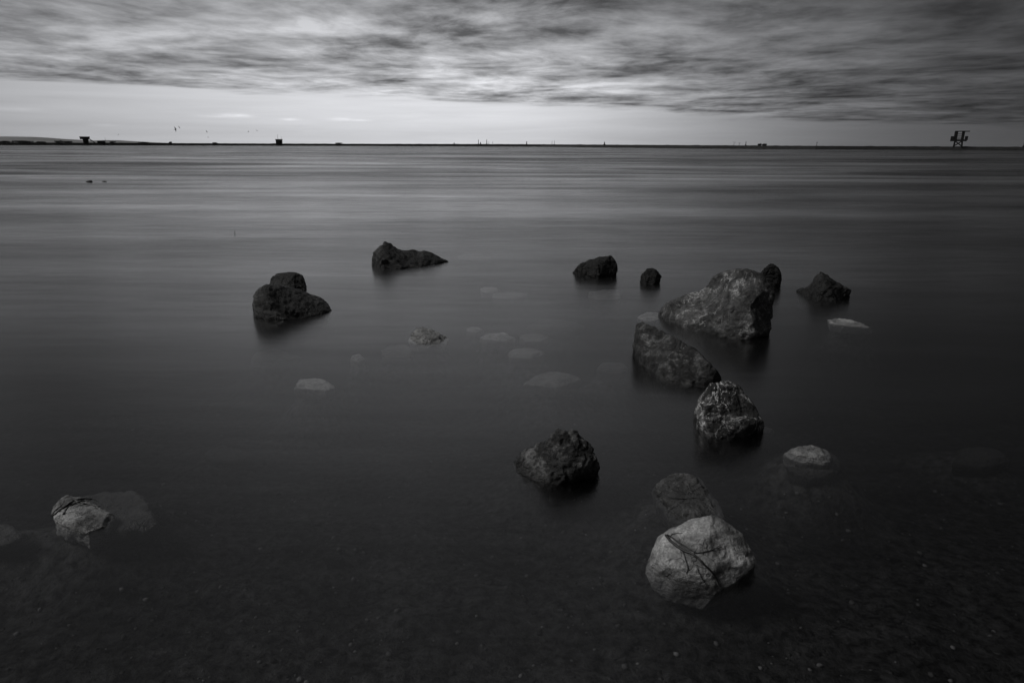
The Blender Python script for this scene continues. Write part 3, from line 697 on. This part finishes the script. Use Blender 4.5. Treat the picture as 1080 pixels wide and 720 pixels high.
# ------------------------------------------------------------------ weed strands and twigs lying on the rocks
bpy.context.view_layer.update()
mt_, b = mat_new('wet_dark_weed'); pos = b.n('ShaderNodeNewGeometry').outputs['Position']
principled(b, b.grey(b.mr(b.noise(pos, 60, 4, .6), .3, .7, .008, .022)), .45, b.noise(pos, 150, 3, .6), .5, .003)
mt2, b = mat_new('silted_twig'); pos = b.n('ShaderNodeNewGeometry').outputs['Position']
principled(b, b.grey(b.mr(b.noise(pos, 60, 4, .6), .3, .7, .05, .10)), .8)
TREES = {}
def tree_of(key):
    if key not in TREES:
        o = ROCKS[key]; m = o.data
        TREES[key] = BVHTree.FromPolygons([v.co + o.location for v in m.vertices], [tuple(p.vertices) for p in m.polygons])
    return TREES[key]
def drape(key, pix, r0, r1, n=34, lift=.0):
    bv = tree_of(key); pts = []
    def cr(P, t):
        k = min(int(t), len(P) - 2); u = t - k
        a, b_, c, d = P[max(k - 1, 0)], P[k], P[k + 1], P[min(k + 2, len(P) - 1)]
        return [0.5 * (2 * b_[i] + (c[i] - a[i]) * u + (2 * a[i] - 5 * b_[i] + 4 * c[i] - d[i]) * u * u + (3 * b_[i] - a[i] - 3 * c[i] + d[i]) * u ** 3) for i in (0, 1)]
    last = None
    for i in range(n + 1):
        q = cr(pix, i / n * (len(pix) - 1)); q[0] += .5 * noise.noise(Vector((i * .35, key == 'L' and 1 or 5, pix[0][0]))); q[1] += .5 * noise.noise(Vector((i * .35, 9, pix[0][1])))
        d = ray(*q).normalized(); h = bv.ray_cast(ORG, d)
        if h[0] is not None and (last is None or abs(h[3] - last) < .12):
            last = h[3]; pts.append(h[0] - d * (r0 * .7 + lift))
        elif last is not None: pts.append(ORG + d * last)
    sm_ = [pts[0]] + [(pts[i - 1] + pts[i] * 2 + pts[i + 1]) / 4 for i in range(1, len(pts) - 1)] + [pts[-1]]
    return sm_
def strand(bm, key, pix, r0, r1, **k):
    p = drape(key, pix, r0, r1, **k)
    tube(bm, p, [r0 + (r1 - r0) * i / (len(p) - 1) + .12 * r0 * math.sin(i * 1.9) for i in range(len(p))], 7)
def zl(x, y): return (660 + x / 3.6, 460 + y / 3.6)
def strand_thing(name, key, specs, label, mat, cat, group=None, lift=0.0):
    base = None; objs = []
    for j, (pix, r0, r1) in enumerate(specs):
        bm = bmesh.new(); strand(bm, key, pix, r0, r1, lift=lift)
        if j == 0:
            bm.verts.ensure_lookup_table(); base = bm.verts[0].co.copy()
            root = empty(name, base); tag(root, label, cat, group)
        for v in bm.verts: v.co -= base
        bm_obj('stem' if j == 0 else 'branch', bm, mat, root, None, True)
strand_thing('weed_strand', 'L', [
    ([zl(152, 375), zl(180, 405), zl(215, 430), (zl(260, 450)), zl(300, 488), zl(335, 525), zl(352, 560)], .0052, .0030),
    ([zl(158, 372), zl(200, 400), zl(245, 430), zl(275, 442), zl(330, 430), zl(365, 420)], .0030, .0010),
    ([zl(216, 432), zl(228, 470), zl(236, 500), zl(230, 522)], .0022, .0012),
    ([zl(272, 500), zl(290, 540), zl(312, 570)], .0016, .0008),
    ([zl(165, 390), zl(178, 370), zl(215, 368)], .0016, .0008)],
    'dark forked weed strand lying across the pale cream boulder', mt_, 'seaweed', lift=.001)
strand_thing('twig', 'M', [
    ([zl(98, 200), zl(130, 225), zl(200, 238), zl(270, 235), zl(325, 258)], .0030, .0012),
    ([zl(110, 205), zl(150, 250), zl(200, 300)], .0026, .0010),
    ([zl(180, 232), zl(240, 262), zl(290, 290)], .0018, .0009)],
    'thin dark branched twig lying on the dull grey slab behind the cream boulder', mt_, 'twig')
def zn(x, y): return (x / 4.5, 480 + y / 4.5)
strand_thing('weed_tuft', 'N1', [
    ([zn(250, 285), zn(300, 250), zn(350, 215), zn(420, 205), zn(470, 220)], .0050, .0020),
    ([zn(340, 205), zn(390, 225), zn(430, 235), zn(480, 245)], .0045, .0015),
    ([zn(300, 280), zn(320, 250), zn(360, 225)], .0040, .0020),
    ([zn(240, 300), zn(262, 262), zn(300, 232)], .0035, .0016),
    ([zn(380, 215), zn(420, 222), zn(470, 262)], .0030, .0012)],
    'clump of black weed on top of the ragged pale rock at far left', mt_, 'seaweed')

# twigs resting on the bed between the jagged black rock and the dull slab
def bed_twig(pix, label, r=.003):
    pts = []
    for (x, y) in pix:
        p = W(x, y, -.30)
        for _ in range(4): p = W(x, y, bed_z(p.x, p.y) + .02)
        pts.append(p)
    fin = []
    for a, c in zip(pts, pts[1:]):
        for k in range(6): fin.append(a.lerp(c, k / 6) + Vector((0, 0, .006 * noise.noise(Vector((a.x * 9, k, 0))))))
    fin.append(pts[-1]); base = fin[0].copy()
    bm = bmesh.new(); tube(bm, [p - base for p in fin], [r * (1 - .6 * i / len(fin)) for i in range(len(fin))], 6)
    tag(bm_obj('twig', bm, mt2, None, base, True), label, 'twig', 'twigs on the seabed')
bed_twig([(596, 538), (604, 536), (613, 535)], 'short pale twig on the bed just below the jagged black rock', .004)
bed_twig([(641, 521), (655, 515), (668, 511)], 'upper pale twig left of the dull grey slab')
bed_twig([(636, 512), (650, 517), (664, 508), (678, 500)], 'long bent twig reaching from the jagged rock towards the dull grey slab', .0025)
bed_twig([(655, 478), (664, 484), (673, 492)], 'thin twig slanting down towards the dull grey slab', .0022)
bed_twig([(668, 545), (675, 528), (672, 515)], 'upright-looking twig close to the left side of the dull grey slab', .0022)
bed_twig([(795, 512), (808, 528), (818, 522), (825, 508)], 'curved twig below the pale domed rock', .0022)
bed_twig([(788, 545), (792, 530), (800, 520)], 'faint twig right of the dull grey slab', .0020)

# pale pebbles and shells on the bed
mp = rock_mat('pale_pebble', .16, .40, .6, seed=21, size=.06, wet=0)
mpw = rock_mat('white_shell', .5, .8, .8, seed=22, size=.05, wet=0)
def pebble(x, y, r, label, mat, seed, group='pale pebbles on the seabed'):
    p = W(x, y, -.27)
    for _ in range(4): p = W(x, y, bed_z(p.x, p.y) + r * .4)
    bm = bmesh.new(); bmesh.ops.create_icosphere(bm, subdivisions=3, radius=r)
    sv = Vector((seed * 1.7, 0, 3))
    for v in bm.verts:
        v.co *= 1 + .35 * noise.noise(v.co / r * .9 + sv) + .08 * noise.noise(v.co / r * 3 + sv)
        v.co = Vector((v.co.x, v.co.y * .85, v.co.z * .55))
    o = bm_obj('pebble', bm, mat, None, p, True); o.rotation_euler.z = seed; tag(o, label, 'pebble', group)
PB = [(502.5, 649, .006, 'small brilliant white shell in the middle foreground, brightest dot on the bed', mpw), (290, 633.5, .008, 'round pale pebble alone on the left foreground bed', mp),
      (592, 643, .009, 'round pale pebble touching the curved one, left of the cream boulder', mp), (597, 648, .008, 'pale curved pebble touching the round one, left of the cream boulder', mp),
      (316, 716, .011, 'white stone at the very bottom edge of the picture', mpw), (323, 719, .008, 'smaller white stone cut by the bottom edge, right of the other white one', mpw),
      (645, 582, .009, 'pale pebble left of the cream boulder, close to its upper left', mp), (586, 579, .006, 'small pebble left of the centre line of foreground pebbles, highest of them', mp),
      (534, 619, .008, 'dull pebble up and right of the white shell', mp), (437, 599, .006, 'small crescent-shaped pale pebble in the left centre foreground', mp),
      (318, 518, .006, 'tiny pale pebble high in the left foreground', mp), (662, 586, .006, 'tiny pebble just left of the cream boulder', mp),
      (653, 615, .008, 'pebble lower left of the cream boulder', mp), (213, 569, .007, 'faint pebble right of the smooth dark underwater slab', mp),
      (160, 576, .006, 'faint pebble below the smooth dark underwater slab', mp), (682, 685, .006, 'pale speck of stone below the cream boulder', mp),
      (512, 684, .006, 'small pebble below the white shell', mp), (213, 630, .006, 'lonely pebble in the left foreground', mp), (846, 566, .004, 'tiny white speck right of the cream boulder', mpw),
      (988, 601, .009, 'pale pebble in the right foreground', mp), (1012, 587, .012, 'widest pale stone in the right foreground', mp), (512, 503, .004, 'tiny white speck left of the jagged black rock', mpw), (614, 515, .004, 'tiny white speck below the jagged black rock', mpw)]
for i, (x, y, r, lb_, mt_3) in enumerate(PB): pebble(x, y, r, lb_, mt_3, i + 1.0)

# loose gravel over the near bed: nobody could count it
bm = bmesh.new(); bmesh.ops.create_icosphere(bm, subdivisions=1, radius=1.0); bm.verts.ensure_lookup_table()
IV = [v.co.copy() for v in bm.verts]; IF = [tuple(v.index for v in f.verts) for f in bm.faces]; bm.free()
rr = random.Random(5); gvs = []; gfs = []
for k in range(5600):
    x = rr.uniform(-3.2, 3.2); y = 1.25 + 5.2 * rr.random() ** 1.5
    r = rr.choice((.003, .004, .005, .006, .008, .012)) * rr.uniform(.8, 1.3)
    m3 = Matrix.Rotation(rr.uniform(0, 6), 3, 'Z') @ Matrix.Diagonal((r, r * rr.uniform(.6, .95), r * .5))
    c = Vector((x, y, bed_z(x, y) + r * .25)); b0 = len(gvs)
    gvs += [c + m3 @ (v + Vector((rr.uniform(-1, 1), rr.uniform(-1, 1), rr.uniform(-1, 1))) * .2) for v in IV]
    gfs += [tuple(q + b0 for q in f) for f in IF]
mg, b = mat_new('seabed_gravel'); gi = b.n('ShaderNodeNewGeometry')
principled(b, b.grey(b.m('ADD', .025, b.m('MULTIPLY', b.m('POWER', gi.outputs['Random Per Island'], 5.0), .42))), .85)
gme = bpy.data.meshes.new('gravel'); gme.from_pydata(gvs, [], gfs); gme.polygons.foreach_set('use_smooth', [True] * len(gfs)); gv = link('gravel', gme, mg); tag(gv, 'fine dark gravel scattered over the shallow bed', 'gravel', None, 'stuff')
